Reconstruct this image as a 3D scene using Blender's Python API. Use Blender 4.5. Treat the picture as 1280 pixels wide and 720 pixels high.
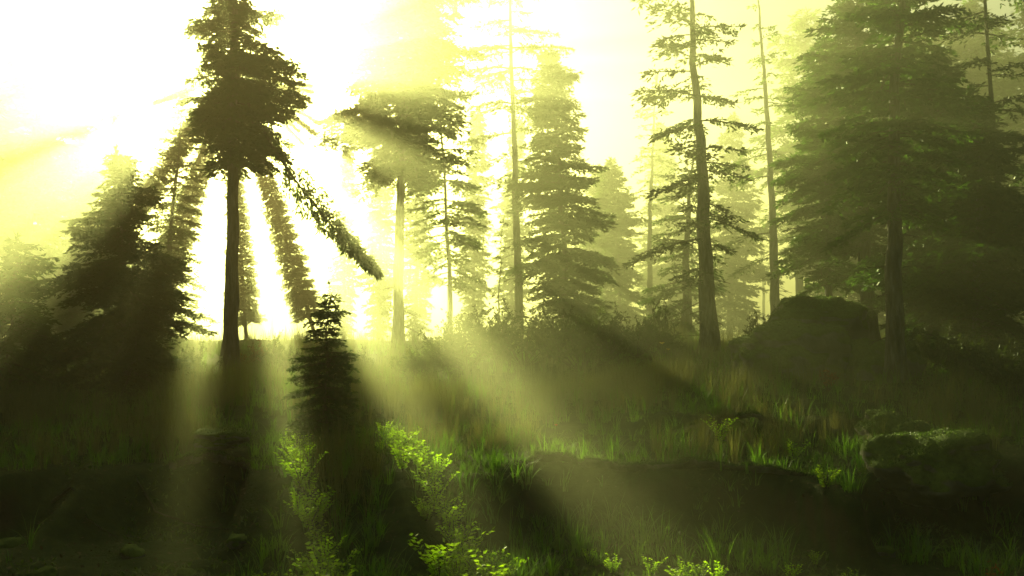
import bpy, math, random
import numpy as np
from mathutils import Vector, Matrix, noise

R = math.radians
sc = bpy.context.scene
for o in list(bpy.data.objects):
    bpy.data.objects.remove(o)

# ------------------------------------------------------------------ camera
F = 1100.0                      # focal length in pixels of the 1280 px wide photograph
CAMZ = 1.7
HOR = 400.0                     # row of the horizon
cam_d = bpy.data.cameras.new('camera')
cam = bpy.data.objects.new('camera', cam_d)
sc.collection.objects.link(cam)
cam_d.sensor_width = 36.0
cam_d.lens = F / 1280 * 36
cam_d.clip_start = 0.1
cam_d.clip_end = 2000
PITCH = math.atan((HOR - 360) / F)
cam.location = (0, 0, CAMZ)
cam.rotation_euler = (R(90) + PITCH, 0, 0)
sc.camera = cam

def ray(px, py):
    """world direction through a photo pixel, scaled so that y = 1"""
    v = Vector(((px - 640) / F, 1.0, -(py - 360) / F))
    v = Matrix.Rotation(PITCH, 3, 'X') @ v
    return v / v.y

def at(px, py, D):
    v = ray(px, py)
    return Vector((v.x * D, D, CAMZ + v.z * D))

# ------------------------------------------------------------------ sky, sun, exposure
SUN_PX, SUN_PY = 288, 92
sd = ray(SUN_PX, SUN_PY).normalized()
SUN_EL = math.asin(sd.z)
SUN_AZ = math.atan2(sd.x, sd.y)        # from +Y towards +X
w = bpy.data.worlds.new('World'); sc.world = w; w.use_nodes = True
nt = w.node_tree
bg = nt.nodes['Background']
sky = nt.nodes.new('ShaderNodeTexSky')
sky.sky_type = 'NISHITA'; sky.sun_disc = False
sky.sun_elevation = SUN_EL
sky.sun_rotation = SUN_AZ
sky.dust_density = 3.0; sky.air_density = 1.0; sky.ozone_density = 0.5
tint = nt.nodes.new('ShaderNodeMix'); tint.data_type = 'RGBA'; tint.blend_type = 'MULTIPLY'; tint.inputs[0].default_value = 1
tint.inputs[7].default_value = (0.62, 0.62, 0.38, 1)          # golden morning sky
nt.links.new(sky.outputs[0], tint.inputs[6]); nt.links.new(tint.outputs[2], bg.inputs[0])
bg.inputs[1].default_value = 0.05
w.cycles.sampling_method = 'MANUAL'; w.cycles.sample_map_resolution = 256

sl = bpy.data.lights.new('sun', 'SUN')
sl.energy = 5.0; sl.angle = R(0.5); sl.color = (1.0, 1.0, 0.42)
sun = bpy.data.objects.new('sun', sl); sc.collection.objects.link(sun)
sun.location = (0, 0, 30)
sun.rotation_euler = (-sd).to_track_quat('-Z', 'Y').to_euler()

HAZE_DENSITY = 0.0165
HAZE_G = 0.79
HAZE_COL = (0.97, 0.98, 0.6)
vs = sc.view_settings
vs.view_transform = 'Standard'; vs.look = 'None'; vs.gamma = 1.0; vs.use_curve_mapping = False
vs.exposure = 2.0
sc.display_settings.display_device = 'sRGB'

cy = sc.cycles
cy.use_denoising = True
try:
    cy.denoiser = 'OPENIMAGEDENOISE'; cy.denoising_input_passes = 'RGB_ALBEDO_NORMAL'
except Exception: pass
cy.max_bounces = 4; cy.diffuse_bounces = 2; cy.glossy_bounces = 1
cy.transmission_bounces = 2; cy.transparent_max_bounces = 4; cy.volume_bounces = 0
cy.sample_clamp_indirect = 4; cy.sample_clamp_direct = 0
cy.caustics_reflective = False; cy.caustics_refractive = False
cy.use_adaptive_sampling = False

# ------------------------------------------------------------------ helpers
C = sc.collection

def link(o, parent=None):
    C.objects.link(o)
    if parent: o.parent = parent
    return o

def tag(o, label=None, cat=None, group=None, kind=None):
    if label: o['label'] = label
    if cat: o['category'] = cat
    if group: o['group'] = group
    if kind: o['kind'] = kind
    return o

def empty(name, loc=(0, 0, 0), rz=0):
    o = bpy.data.objects.new(name, None); o.location = loc; o.rotation_euler = (0, 0, rz)
    o.empty_display_size = 0.2
    return link(o)

class MB:
    """collects numpy chunks of quads/tris into one mesh"""
    def __init__(s): s.v = []; s.q = []; s.t = []; s.n = 0; s.mi_q = []; s.mi_t = []
    def add(s, v, q=None, t=None, m=0):
        v = np.asarray(v, np.float32).reshape(-1, 3)
        if q is not None and len(q):
            q = np.asarray(q, np.int64).reshape(-1, 4) + s.n; s.q.append(q); s.mi_q.append(np.full(len(q), m))
        if t is not None and len(t):
            t = np.asarray(t, np.int64).reshape(-1, 3) + s.n; s.t.append(t); s.mi_t.append(np.full(len(t), m))
        s.v.append(v); s.n += len(v)
    def mesh(s, name, mats, smooth=False):
        me = bpy.data.meshes.new(name)
        v = np.concatenate(s.v) if s.v else np.zeros((0, 3), np.float32)
        q = np.concatenate(s.q) if s.q else np.zeros((0, 4), np.int64)
        t = np.concatenate(s.t) if s.t else np.zeros((0, 3), np.int64)
        me.vertices.add(len(v)); me.vertices.foreach_set('co', v.ravel())
        loops = np.concatenate([q.ravel(), t.ravel()])
        me.loops.add(len(loops)); me.loops.foreach_set('vertex_index', loops.astype(np.int32))
        starts = np.concatenate([np.arange(len(q)) * 4, len(q) * 4 + np.arange(len(t)) * 3])
        me.polygons.add(len(q) + len(t)); me.polygons.foreach_set('loop_start', starts.astype(np.int32))
        if len(mats) > 1:
            mi = np.concatenate([np.concatenate(s.mi_q) if s.mi_q else np.zeros(0), np.concatenate(s.mi_t) if s.mi_t else np.zeros(0)])
            me.polygons.foreach_set('material_index', mi.astype(np.int32))
        me.polygons.foreach_set('use_smooth', np.full(len(q) + len(t), smooth))
        me.update(calc_edges=True)
        for m in mats: me.materials.append(m)
        return me
    def build(s, name, mats, parent=None, smooth=False):
        if not isinstance(mats, (list, tuple)): mats = [mats]
        return link(bpy.data.objects.new(name, s.mesh(name, mats, smooth)), parent)

def tube(mb, pts, rads, sides=8, m=0, rng=None, rough=0.0, cap=True):
    pts = np.asarray(pts, float); rads = np.asarray(rads, float); n = len(pts)
    tan = np.gradient(pts, axis=0); tan /= np.linalg.norm(tan, axis=1)[:, None] + 1e-9
    ref = np.array([0.31, 0.2, 0.93]) if abs(tan[:, 2]).mean() < 0.7 else np.array([1.0, 0.1, 0])
    a = np.cross(tan, ref); a /= np.linalg.norm(a, axis=1)[:, None]
    b = np.cross(tan, a)
    th = np.linspace(0, 2 * np.pi, sides, endpoint=False)
    rr = rads[:, None] * np.ones(sides)
    if rng is not None and rough:
        rr = rr * (1 + rough * rng.normal(size=rr.shape))
    v = pts[:, None, :] + rr[..., None] * (np.cos(th)[None, :, None] * a[:, None, :] + np.sin(th)[None, :, None] * b[:, None, :])
    i = np.arange(n - 1)[:, None] * sides; j = np.arange(sides)[None, :]; j2 = (j + 1) % sides
    q = np.stack([i + j, i + j2, i + sides + j2, i + sides + j], -1).reshape(-1, 4)
    v = v.reshape(-1, 3)
    t = None
    if cap:
        v = np.concatenate([v, pts[:1], pts[-1:]]); c0 = n * sides; c1 = c0 + 1
        jj = np.arange(sides); jn = (jj + 1) % sides
        t = np.concatenate([np.stack([np.full(sides, c0), jn, jj], -1),
                            np.stack([np.full(sides, c1), (n - 1) * sides + jj, (n - 1) * sides + jn], -1)])
    mb.add(v, q, t, m)

def diamonds(mb, base, d, side, L, W, m=0, peak=0.4):
    """flat pointed leaves: base (n,3), direction d, sideways vector side, length L, width W"""
    n = len(base)
    L = np.broadcast_to(L, (n,))[:, None]; W = np.broadcast_to(W, (n,))[:, None]
    mid = base + d * L * peak
    v = np.stack([base, mid + side * W * .5, base + d * L, mid - side * W * .5], 1)
    q = np.arange(n * 4).reshape(n, 4)
    mb.add(v.reshape(-1, 3), q, None, m)

def nrm(v): return v / (np.linalg.norm(v, axis=-1, keepdims=True) + 1e-9)

# ------------------------------------------------------------------ materials
def newmat(name):
    m = bpy.data.materials.new(name); m.use_nodes = True
    nt = m.node_tree; nt.nodes.clear()
    out = nt.nodes.new('ShaderNodeOutputMaterial')
    return m, nt, out

def N(nt, t, **k):
    n = nt.nodes.new(t)
    for a, b in k.items(): setattr(n, a, b)
    return n

def noise_ramp(nt, scale, stops, detail=4, coord='Object', vec_scale=None):
    tc = N(nt, 'ShaderNodeTexCoord'); no = N(nt, 'ShaderNodeTexNoise')
    no.inputs['Scale'].default_value = scale; no.inputs['Detail'].default_value = detail
    src = tc.outputs[coord]
    if vec_scale:
        mp = N(nt, 'ShaderNodeMapping'); mp.inputs['Scale'].default_value = vec_scale
        nt.links.new(src, mp.inputs[0]); src = mp.outputs[0]
    nt.links.new(src, no.inputs['Vector'])
    cr = N(nt, 'ShaderNodeValToRGB'); e = cr.color_ramp.elements
    while len(e) < len(stops): e.new(0.5)
    for i, (p, c) in enumerate(stops): e[i].position = p; e[i].color = (*c, 1)
    nt.links.new(no.outputs['Fac'], cr.inputs[0])
    return cr.outputs[0], no

def leaf_mat(name, c1, c2, trans=0.45, tcol=None, scale=1.5, gloss=0.06, rough=0.45):
    m, nt, out = newmat(name)
    col, no = noise_ramp(nt, scale, [(0.3, c1), (0.7, c2)], 3)
    oi = N(nt, 'ShaderNodeObjectInfo'); hv = N(nt, 'ShaderNodeHueSaturation'); mr = N(nt, 'ShaderNodeMapRange')
    nt.links.new(oi.outputs['Random'], mr.inputs[0]); mr.inputs[3].default_value = .6; mr.inputs[4].default_value = 1.25
    nt.links.new(mr.outputs[0], hv.inputs['Value']); nt.links.new(col, hv.inputs['Color']); col = hv.outputs[0]
    df = N(nt, 'ShaderNodeBsdfDiffuse'); nt.links.new(col, df.inputs[0])
    tr = N(nt, 'ShaderNodeBsdfTranslucent')
    mx = N(nt, 'ShaderNodeMix', data_type='RGBA', blend_type='MULTIPLY'); mx.inputs[0].default_value = 1
    nt.links.new(col, mx.inputs[6]); mx.inputs[7].default_value = (*(tcol or (1.6, 1.9, 0.6)), 1)
    nt.links.new(mx.outputs[2], tr.inputs[0])
    ms = N(nt, 'ShaderNodeMixShader'); ms.inputs[0].default_value = trans
    nt.links.new(df.outputs[0], ms.inputs[1]); nt.links.new(tr.outputs[0], ms.inputs[2])
    gl = N(nt, 'ShaderNodeBsdfGlossy'); gl.inputs['Roughness'].default_value = rough
    gl.inputs['Color'].default_value = (.8, .85, .8, 1)
    m2 = N(nt, 'ShaderNodeMixShader'); m2.inputs[0].default_value = gloss
    nt.links.new(ms.outputs[0], m2.inputs[1]); nt.links.new(gl.outputs[0], m2.inputs[2])
    nt.links.new(m2.outputs[0], out.inputs[0])
    return m

M = {}
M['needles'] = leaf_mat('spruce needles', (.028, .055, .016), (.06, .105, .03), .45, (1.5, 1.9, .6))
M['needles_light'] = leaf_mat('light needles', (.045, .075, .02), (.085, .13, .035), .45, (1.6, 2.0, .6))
M['grass'] = leaf_mat('grass blades', (.05, .10, .02), (.12, .18, .04), .55, (1.7, 2.3, .5), 1.2)
M['dry_grass'] = leaf_mat('dry grass', (.17, .17, .08), (.26, .25, .12), .45, (1.2, 1.2, .6), 1.2)
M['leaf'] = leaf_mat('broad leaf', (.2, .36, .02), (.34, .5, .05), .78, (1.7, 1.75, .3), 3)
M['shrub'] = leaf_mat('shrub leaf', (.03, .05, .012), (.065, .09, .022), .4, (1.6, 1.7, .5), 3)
M['moss_blade'] = leaf_mat('moss fronds', (.06, .1, .02), (.12, .18, .04), .35, (1.3, 1.6, .5), 6)
M['russet'] = leaf_mat('russet leaf', (.2, .05, .02), (.3, .1, .03), .5, (1.6, 1.2, .6), 6)
M['red'] = leaf_mat('red petal', (.45, .02, .02), (.6, .05, .03), .4, (1.2, .8, .8), 6)
M['yellow'] = leaf_mat('yellow petal', (.6, .42, .05), (.75, .55, .1), .4, (1.2, 1.2, .8), 6)

def bark_mat(name, c1, c2, c3):
    m, nt, out = newmat(name)
    col, no = noise_ramp(nt, 5, [(0.32, c1), (0.52, c2), (0.72, c3)], 8, vec_scale=(3.0, 3.0, 0.6))
    vo = N(nt, 'ShaderNodeTexVoronoi'); vo.inputs['Scale'].default_value = 9
    tc = N(nt, 'ShaderNodeTexCoord'); mp = N(nt, 'ShaderNodeMapping'); mp.inputs['Scale'].default_value = (2.2, 2.2, 0.5)
    nt.links.new(tc.outputs['Object'], mp.inputs[0]); nt.links.new(mp.outputs[0], vo.inputs['Vector'])
    ad = N(nt, 'ShaderNodeMath', operation='ADD'); nt.links.new(no.outputs['Fac'], ad.inputs[0]); nt.links.new(vo.outputs['Distance'], ad.inputs[1])
    bp = N(nt, 'ShaderNodeBump'); bp.inputs['Strength'].default_value = 0.9; bp.inputs['Distance'].default_value = 0.04
    nt.links.new(ad.outputs[0], bp.inputs['Height'])
    b = N(nt, 'ShaderNodeBsdfPrincipled'); nt.links.new(col, b.inputs['Base Color']); b.inputs['Roughness'].default_value = .85
    nt.links.new(bp.outputs[0], b.inputs['Normal']); nt.links.new(b.outputs[0], out.inputs[0])
    return m
M['bark'] = bark_mat('conifer bark', (.05, .04, .035), (.12, .10, .09), (.24, .2, .18))
M['twig'] = bark_mat('twig bark', (.05, .04, .03), (.09, .07, .05), (.14, .11, .08))

def ground_like(name, stops, scale, moss=None, moss_bias=0.0, bump=0.06, rough=.95, coord='Object'):
    """earth or stone with moss on what faces up"""
    m, nt, out = newmat(name)
    col, no = noise_ramp(nt, scale, stops, 9, coord)
    fin = col
    if moss:
        mc, mn = noise_ramp(nt, scale * 6, [(.3, moss[0]), (.7, moss[1])], 6, coord)
        ge = N(nt, 'ShaderNodeNewGeometry'); sp = N(nt, 'ShaderNodeSeparateXYZ'); nt.links.new(ge.outputs['Normal'], sp.inputs[0])
        n2 = N(nt, 'ShaderNodeTexNoise'); n2.inputs['Scale'].default_value = scale * .8; n2.inputs['Detail'].default_value = 7
        tc = N(nt, 'ShaderNodeTexCoord'); nt.links.new(tc.outputs[coord], n2.inputs['Vector'])
        a = N(nt, 'ShaderNodeMath', operation='MULTIPLY_ADD'); nt.links.new(sp.outputs['Z'], a.inputs[0]); a.inputs[1].default_value = .8
        nt.links.new(n2.outputs['Fac'], a.inputs[2])
        mr = N(nt, 'ShaderNodeMapRange'); nt.links.new(a.outputs[0], mr.inputs[0])
        mr.inputs[1].default_value = .85 - moss_bias; mr.inputs[2].default_value = 1.05 - moss_bias
        mx = N(nt, 'ShaderNodeMix', data_type='RGBA'); nt.links.new(mr.outputs[0], mx.inputs[0])
        nt.links.new(col, mx.inputs[6]); nt.links.new(mc, mx.inputs[7]); fin = mx.outputs[2]
    n3 = N(nt, 'ShaderNodeTexNoise'); n3.inputs['Scale'].default_value = scale * 5; n3.inputs['Detail'].default_value = 10; n3.inputs['Roughness'].default_value = .7
    tc2 = N(nt, 'ShaderNodeTexCoord'); nt.links.new(tc2.outputs[coord], n3.inputs['Vector'])
    bp = N(nt, 'ShaderNodeBump'); bp.inputs['Strength'].default_value = 1; bp.inputs['Distance'].default_value = bump
    nt.links.new(n3.outputs['Fac'], bp.inputs['Height'])
    b = N(nt, 'ShaderNodeBsdfPrincipled'); nt.links.new(fin, b.inputs['Base Color']); b.inputs['Roughness'].default_value = rough
    b.inputs['Specular IOR Level'].default_value = .2
    nt.links.new(bp.outputs[0], b.inputs['Normal']); nt.links.new(b.outputs[0], out.inputs[0])
    return m
M['earth'] = ground_like('forest earth', [(.3, (.028, .018, .012)), (.5, (.06, .04, .025)), (.72, (.1, .07, .045))], 1.3,
                         ((.02, .03, .008), (.05, .075, .02)), .12)
M['stone'] = ground_like('mossy stone', [(.3, (.09, .08, .07)), (.5, (.2, .18, .16)), (.75, (.34, .31, .28))], 2.2,
                         ((.06, .1, .018), (.14, .2, .04)), .36, .05, .85)
M['log'] = ground_like('mossy log bark', [(.3, (.05, .04, .03)), (.5, (.13, .11, .09)), (.75, (.27, .24, .2))], 4,
                       ((.03, .055, .012), (.07, .1, .03)), -.02, .04, .9)

# ------------------------------------------------------------------ terrain
def sstep(a, b, x):
    t = min(1, max(0, (x - a) / (b - a))); return t * t * (3 - 2 * t)

def ledge_y(x):
    k = 1 + 1.2 * sstep(-1.5, -3.5, -abs(x) if x > 0 else x)
    return 10.55 + 0.35 * k * math.sin(x * 1.3 + .6) + .22 * k * math.sin(x * 3.1) + 0.12 * k * math.sin(x * 6.7)

def ground(x, y):
    z = 0.0
    # rise to a crest some 27 m away, then a gentle fall
    z += 1.0 * sstep(9, 28, y) - 2.2 * sstep(29, 90, y)
    z -= .12
    # hollow in the foreground: steep bank right and left, gentle in the middle
    ly = ledge_y(x)
    steep = 0.45 + .75 * sstep(1.6, 3.2, -x) * (1 + .6 * math.sin(x * 2.3)) + 2.6 * math.exp(-((x + 1.25) / 1.15) ** 2)
    z -= 0.62 * (1 - sstep(ly - steep, ly + .04, y))
    # second, smaller step on the right
    z += 0.16 * sstep(13.0, 13.25, y + .3 * math.sin(x * 2)) * sstep(1.5, 2.3, x) * (1 - sstep(5.0, 6.5, x))
    # left mound carrying the young spruces, right shoulder
    z += .25 * math.exp(-(((x + 6) / 3.2) ** 2 + ((y - 15.5) / 3) ** 2))
    z += .35 * math.exp(-(((x - 9) / 4) ** 2 + ((y - 17) / 4) ** 2))
    z += .25 * math.exp(-(((x - 1.5) / 3) ** 2 + ((y - 24) / 3) ** 2))
    v = Vector((x, y, 0))
    z += .16 * noise.noise(v * .35) + .07 * noise.noise(v * 1.1) + .03 * noise.noise(v * 3.1)
    if y < 30: z += .035 * noise.noise(v * 5.3) + .02 * noise.noise(v * 11)
    return z

def grid_axis(lo, hi, c0, c1, step, grow):
    xs = list(np.arange(c0, c1 + 1e-6, step)); s = step
    while xs[-1] < hi: s *= grow; xs.append(min(hi, xs[-1] + s))
    s = step
    while xs[0] > lo: s *= grow; xs.insert(0, max(lo, xs[0] - s))
    return xs
gx = grid_axis(-150, 150, -9, 11, .10, 1.06); gy = grid_axis(-50, 210, 6.2, 14.5, .075, 1.04)
V = np.array([(x, y, ground(x, y)) for y in gy for x in gx], np.float32)
nx, ny = len(gx), len(gy)
i = (np.arange(ny - 1)[:, None] * nx + np.arange(nx - 1)[None, :]).ravel()
mb = MB(); mb.add(V, np.stack([i, i + 1, i + nx + 1, i + nx], -1))
g = mb.build('ground', M['earth'], smooth=True)
tag(g, 'uneven forest floor of dark earth rising to a low crest', 'ground', kind='structure')

def on_ground(px, D):
    x = (px - 640) / F * D
    return Vector((x, D, ground(x, D)))

# ------------------------------------------------------------------ conifers
def conifer_parts(seed, H, zb, Rmax, tr, sprig=.13, whorl=.34, nb=(4, 6), prof='cone', dens=1.0, droop=.25,
                  bend=.26, dead=0, mat='needles', skew=0.0, gap=0.0, sub_gap=.12, base_len=.75):
    """trunk mesh and crown mesh of one conifer, its foot at the origin.
    H height, zb height where the crown starts, Rmax branch length, tr trunk radius"""
    rng = np.random.default_rng(seed)
    tk = MB(); cr = MB(); bend *= min(1, H / 10) ** 1.5
    nr = max(10, int(H / .45))
    zz = np.linspace(0, 1, nr) ** 1.1
    ph = rng.uniform(0, 6.28, 4)
    def axis(z):
        t = np.asarray(z) / H
        return np.stack([bend * (np.sin(t * 3 + ph[0]) - np.sin(ph[0])) * t + .02 * np.sin(t * 17 + ph[1]),
                         bend * (np.sin(t * 2.6 + ph[2]) - np.sin(ph[2])) * t + .02 * np.sin(t * 15 + ph[3]), np.asarray(z)], -1)
    pts = axis(zz * H); pts[0, 2] = -.35; pts[1:, :2] += rng.normal(0, tr * .07, (nr - 1, 2))
    rad = tr * (1 - .93 * zz ** .9) + tr * .55 * np.exp(-zz * H / .28)
    tube(tk, pts, rad, 12, 0, rng, .05)
    # branches
    z = zb; bases = []; 
    while z < H - .12:
        t = (z - zb) / (H - zb)
        if prof == 'cone': p = (1 - t) ** .8 * (base_len + (1 - base_len) * min(1, t / .18))
        elif prof == 'wedge': p = 1 - t
        elif prof == 'narrow': p = (1 - .6 * min(1, max(0, t - .16) / .32)) * (1 - t) ** .3 * min(1, .5 + t * 3.2)
        elif prof == 'column': p = min(1, .55 + t * 2.2) * (1 - t) ** .45
        else: p = (1 - t) ** .55 * (.6 + .4 * math.sin(min(1, t * 2.4) * math.pi / 2))
        k = rng.integers(nb[0], nb[1] + 1)
        a0 = rng.uniform(0, 6.28)
        for j in range(k):
            if rng.uniform() < gap: continue
            a = a0 + j * 6.283 / k + rng.normal(0, .28)
            L = Rmax * p * rng.uniform(.62, 1.12) + .06
            L *= 1 + skew * math.cos(a)
            L *= max(.3, 1.0 + (.4 if prof == 'wedge' else 1.15) * noise.noise(Vector((math.cos(a) * .9 + seed, math.sin(a) * .9, z * 2.4 / Rmax ** .5))))
            zj = min(H - .05, z + rng.uniform(-.5, .5) * whorl)
            bases.append((zj, a, L, t))
        z += whorl * (1 - .45 * t) * rng.uniform(.75, 1.25)
    for zj, a, L, t in bases:
        dirh = np.array([math.cos(a), math.sin(a), 0]); sidev = np.array([-math.sin(a), math.cos(a), 0])
        up = .35 * (t - .3) + rng.normal(0, .09)
        b0 = axis(np.array([zj]))[0]
        s = np.linspace(0, 1, 7)
        dr = droop * (1.2 - t)
        bl = lambda s: b0 + np.outer(s * L, dirh) + np.outer(L * (up * s - dr * s ** 2 * 1.3 + .42 * dr * s ** 4), [0, 0, 1]) + np.outer(L * .09 * np.sin(s * 3 + a * 5), sidev)
        P = bl(s)
        tube(cr, P, (.007 + .011 * L) * (1 - .85 * s) + .002, 4, 1, cap=False)
        # side twigs in a flat frond
        ns = max(3, int(L * 1.15 / sub_gap * dens))
        ss = np.sort(rng.uniform(.1 if L < .8 else .18, 1, ns * 2)); sgn = np.where(np.arange(ns * 2) % 2 == 0, 1, -1)
        env = np.minimum(1, (1.02 - ss) * 2.2) * np.minimum(1, .35 + ss * 1.3)
        tl = (.36 * L * env + sprig * .7) * rng.uniform(.6, 1.15, ns * 2)
        tb = bl(ss)
        ang = rng.normal(.95, .16, ns * 2)
        td = np.cos(ang)[:, None] * dirh + (np.sin(ang) * sgn)[:, None] * sidev
        td[:, 2] += rng.normal(-.12, .14, ns * 2) - .12 * dr
        td = nrm(td)
        # sprigs on the twigs
        nk = np.maximum(3, (tl / (sprig * .3) * dens).astype(int))
        idx = np.repeat(np.arange(ns * 2), nk)
        u = rng.uniform(.0, 1, len(idx))
        sb = tb[idx] + td[idx] * (tl[idx] * u)[:, None]
        sb[:, 2] -= (tl[idx] * u ** 2) * .22
        s2 = rng.choice([-1, 1], len(idx))
        perp = nrm(np.cross(td[idx], np.array([0, 0, 1.0])))
        sdv = td[idx] * rng.uniform(.5, 1.2, len(idx))[:, None] + perp * (s2 * rng.uniform(.1, .9, len(idx)))[:, None]
        sdv[:, 2] += rng.normal(-.1, .25, len(idx))
        sdv = nrm(sdv)
        sw = nrm(np.cross(sdv, rng.normal(size=(len(idx), 3)) * .55 + np.array([0, 0, 1])))
        diamonds(cr, sb, sdv, sw, sprig * rng.uniform(.6, 1.25, len(idx)), sprig * .36 * rng.uniform(.7, 1.3, len(idx)), 0, .45)
        # sprigs along the branch itself
        nk = int(L / (sprig * .35)) + 2
        u = rng.uniform(.12, 1.0, nk); sb = bl(u)
        sdv = nrm(dirh[None] * .9 + rng.normal(0, .45, (nk, 3)) + np.outer(rng.choice([-.5, .5], nk), sidev))
        sw = nrm(np.cross(sdv, rng.normal(size=(nk, 3))))
        diamonds(cr, sb, sdv, sw, sprig * rng.uniform(.7, 1.2, nk), sprig * .28, 0, .45)
    # leader
    nk = 40; u = rng.uniform(H - .5, H + .12, nk); sb = axis(np.minimum(u, H))
    sdv = nrm(rng.normal(0, .5, (nk, 3)) + np.array([0, 0, .8]))
    diamonds(cr, sb, sdv, nrm(np.cross(sdv, rng.normal(size=(nk, 3)))), sprig, sprig * .25)
    # dead twigs on the bare stem
    dd = []
    if dead:
        for _ in range(dead):
            db = MB()
            zj = rng.uniform(.12 * zb, zb); a = rng.uniform(0, 6.28); L = rng.uniform(.25, .95) * Rmax * .45
            d = np.array([math.cos(a), math.sin(a), rng.normal(-.12, .15)]); s = np.linspace(0, 1, 5)
            P = axis(np.array([zj]))[0] + np.outer(s * L, d) + np.outer(-.18 * L * s ** 2, [0, 0, 1])
            tube(db, P, .014 * (1 - .8 * s) + .003, 4, 0, cap=False)
            for _k in range(4):
                q0 = P[rng.integers(1, 4)]; d2 = nrm(d + rng.normal(0, .7, 3)); l2 = L * rng.uniform(.15, .4)
                tube(db, np.array([q0, q0 + d2 * l2 * .5, q0 + d2 * l2 - np.array([0, 0, .1 * l2])]), [.006, .005, .002], 3, 0, cap=False)
            dd.append(db)
    tm = tk.mesh('trunk', [M['bark']], True)
    cm = cr.mesh('crown', [M[mat], M['twig']])
    dm = [x.mesh('dead_branch', [M['twig']]) for x in dd]
    return tm, cm, dm

def plant_tree(name, parts, loc, rz, label, cat, group=None, scale=1.0, tilt=(0, 0)):
    root = empty(name, loc, rz); root.scale = (scale,) * 3; root.rotation_euler = (tilt[0], tilt[1], rz)
    tag(root, label, cat, group)
    link(bpy.data.objects.new('trunk', parts[0]), root)
    link(bpy.data.objects.new('crown', parts[1]), root)
    for x in parts[2]: link(bpy.data.objects.new('dead_branch', x), root)
    return root

def hero(name, label, cat, px, D, top, bot, halfw, trunkpx, seed, group='conifers of the near wood', **k):
    """top / bot: rows where the crown ends and starts; halfw, trunkpx: crown half width and trunk width in photo px"""
    b = on_ground(px, D)
    H = at(px, top, D).z - b.z
    zb = max(.06, at(px, bot, D).z - b.z)
    parts = conifer_parts(seed, H, zb, halfw / F * D, max(.012, trunkpx / F * D / 2), **k)
    return plant_tree(name, parts, b, 0, label, cat, group)

G1 = 'tall conifers of the near wood'
G2 = 'young spruces in the undergrowth'
hero('tall_conifer', 'slim tall conifer standing before the sun glow, dense crown above a bare trunk', 'conifer tree',
     289, 20, -260, 203, 67, 20, 11, G1, prof='narrow', sprig=.13, whorl=.17, nb=(6, 9), dens=1.5, bend=.12, dead=22, skew=.22, droop=.3)
slim = [o for o in C.objects if o.get('label', '').startswith('slim tall conifer')][0]
def hanging_bough(root, p0, p1, D, hw, seed, u0=.3):
    rng = np.random.default_rng(seed); m_ = MB()
    A = np.array(at(*p0, D) - root.location); B_ = np.array(at(*p1, D - .4) - root.location); L = np.linalg.norm(B_ - A); ax = (B_ - A) / L
    up = nrm(np.cross(ax, [0, 1.0, 0])); sd_ = np.cross(ax, up); ss = np.linspace(0, 1, 10)
    tube(m_, A + np.outer(ss * L, ax) + np.outer(.05 * L * np.sin(ss * 3.1), -up), .045 * (1 - .85 * ss) + .004, 6, 1, cap=False)
    n = 2600; u = u0 + (1 - u0) * rng.uniform(0, 1, n) ** .8
    lump = .55 + .6 * np.array([abs(noise.noise(Vector((x * 9, seed, 0)))) * 2 for x in u])
    wv = L * math.tan(R(hw)) * (.35 + u) * np.clip((1.02 - u) / .62, 0, 1) * 1.35 * np.clip((u - u0) / .1 + .2, 0, 1) * lump
    a = rng.uniform(0, 6.28, n); rr = wv * rng.uniform(0, 1, n) ** .6
    p = A + np.outer(u * L, ax) + np.outer(.05 * L * np.sin(u * 3.1), -up) + (rr * np.cos(a))[:, None] * up + (rr * np.sin(a) * 1.3)[:, None] * sd_
    d = nrm(ax * .7 + rng.normal(0, .5, (n, 3)) + np.array([0, 0, -.25]) + (np.cos(a) * .5)[:, None] * up)
    diamonds(m_, p, d, nrm(np.cross(d, rng.normal(size=(n, 3)))), .15 * rng.uniform(.6, 1.3, n), .045, 0, .45)
    tag(m_.build('hanging_bough', [M['needles'], M['twig']], root), 'dark hanging bough')
hanging_bough(slim, (293, 95), (474, 342), 20, 4.4, 7, .42)
hero('young_spruce', 'broad dark young spruce left of the slim tall tree', 'spruce tree',
     158, 16.5, 188, 470, 96, 9, 12, G2, sprig=.12, whorl=.15, nb=(6, 8), dens=1.4, droop=.3)
hero('young_spruce', 'dark young spruce cut by the left edge of the picture', 'spruce tree',
     12, 15.5, 295, 480, 78, 8, 13, G2, sprig=.12, whorl=.16, nb=(6, 8), dens=1.3, droop=.3)
hero('spruce', 'pale hazy spruce behind the broad dark young spruce', 'spruce tree',
     208, 29, 105, 430, 54, 9, 14, G1, sprig=.15, whorl=.3, dens=1.0, mat='needles_light')
hero('small_spruce', 'small dark spruce beside the sunlit strip of leaves', 'spruce tree',
     408, 12.2, 356, 590, 44, 5, 15, G2, sprig=.075, whorl=.13, nb=(5, 7), dens=1.4, sub_gap=.08, droop=.25)
hero('tall_conifer', 'tall conifer with a broad pale glowing crown, second trunk from the left', 'conifer tree',
     498, 26, -180, 215, 80, 15, 17, G1, prof='column', sprig=.15, whorl=.22, nb=(6, 8), dens=1.3, dead=26, mat='needles_light', droop=.3)
hero('thin_conifer', 'thin hazy conifer just right of the broad pale crowned tree', 'conifer tree',
     563, 27, 60, 340, 62, 7, 18, G1, prof='round', sprig=.16, whorl=.4, nb=(4, 6), gap=.1, dens=1.0, mat='needles_light')
hero('tall_conifer', 'tall straight conifer with a pale bare stem and thin ragged crown, mid picture', 'conifer tree',
     648, 31, -115, 240, 70, 12, 19, G1, prof='column', sprig=.16, whorl=.7, nb=(3, 5), gap=.25, dens=.85, dead=24, mat='needles_light')
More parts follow.
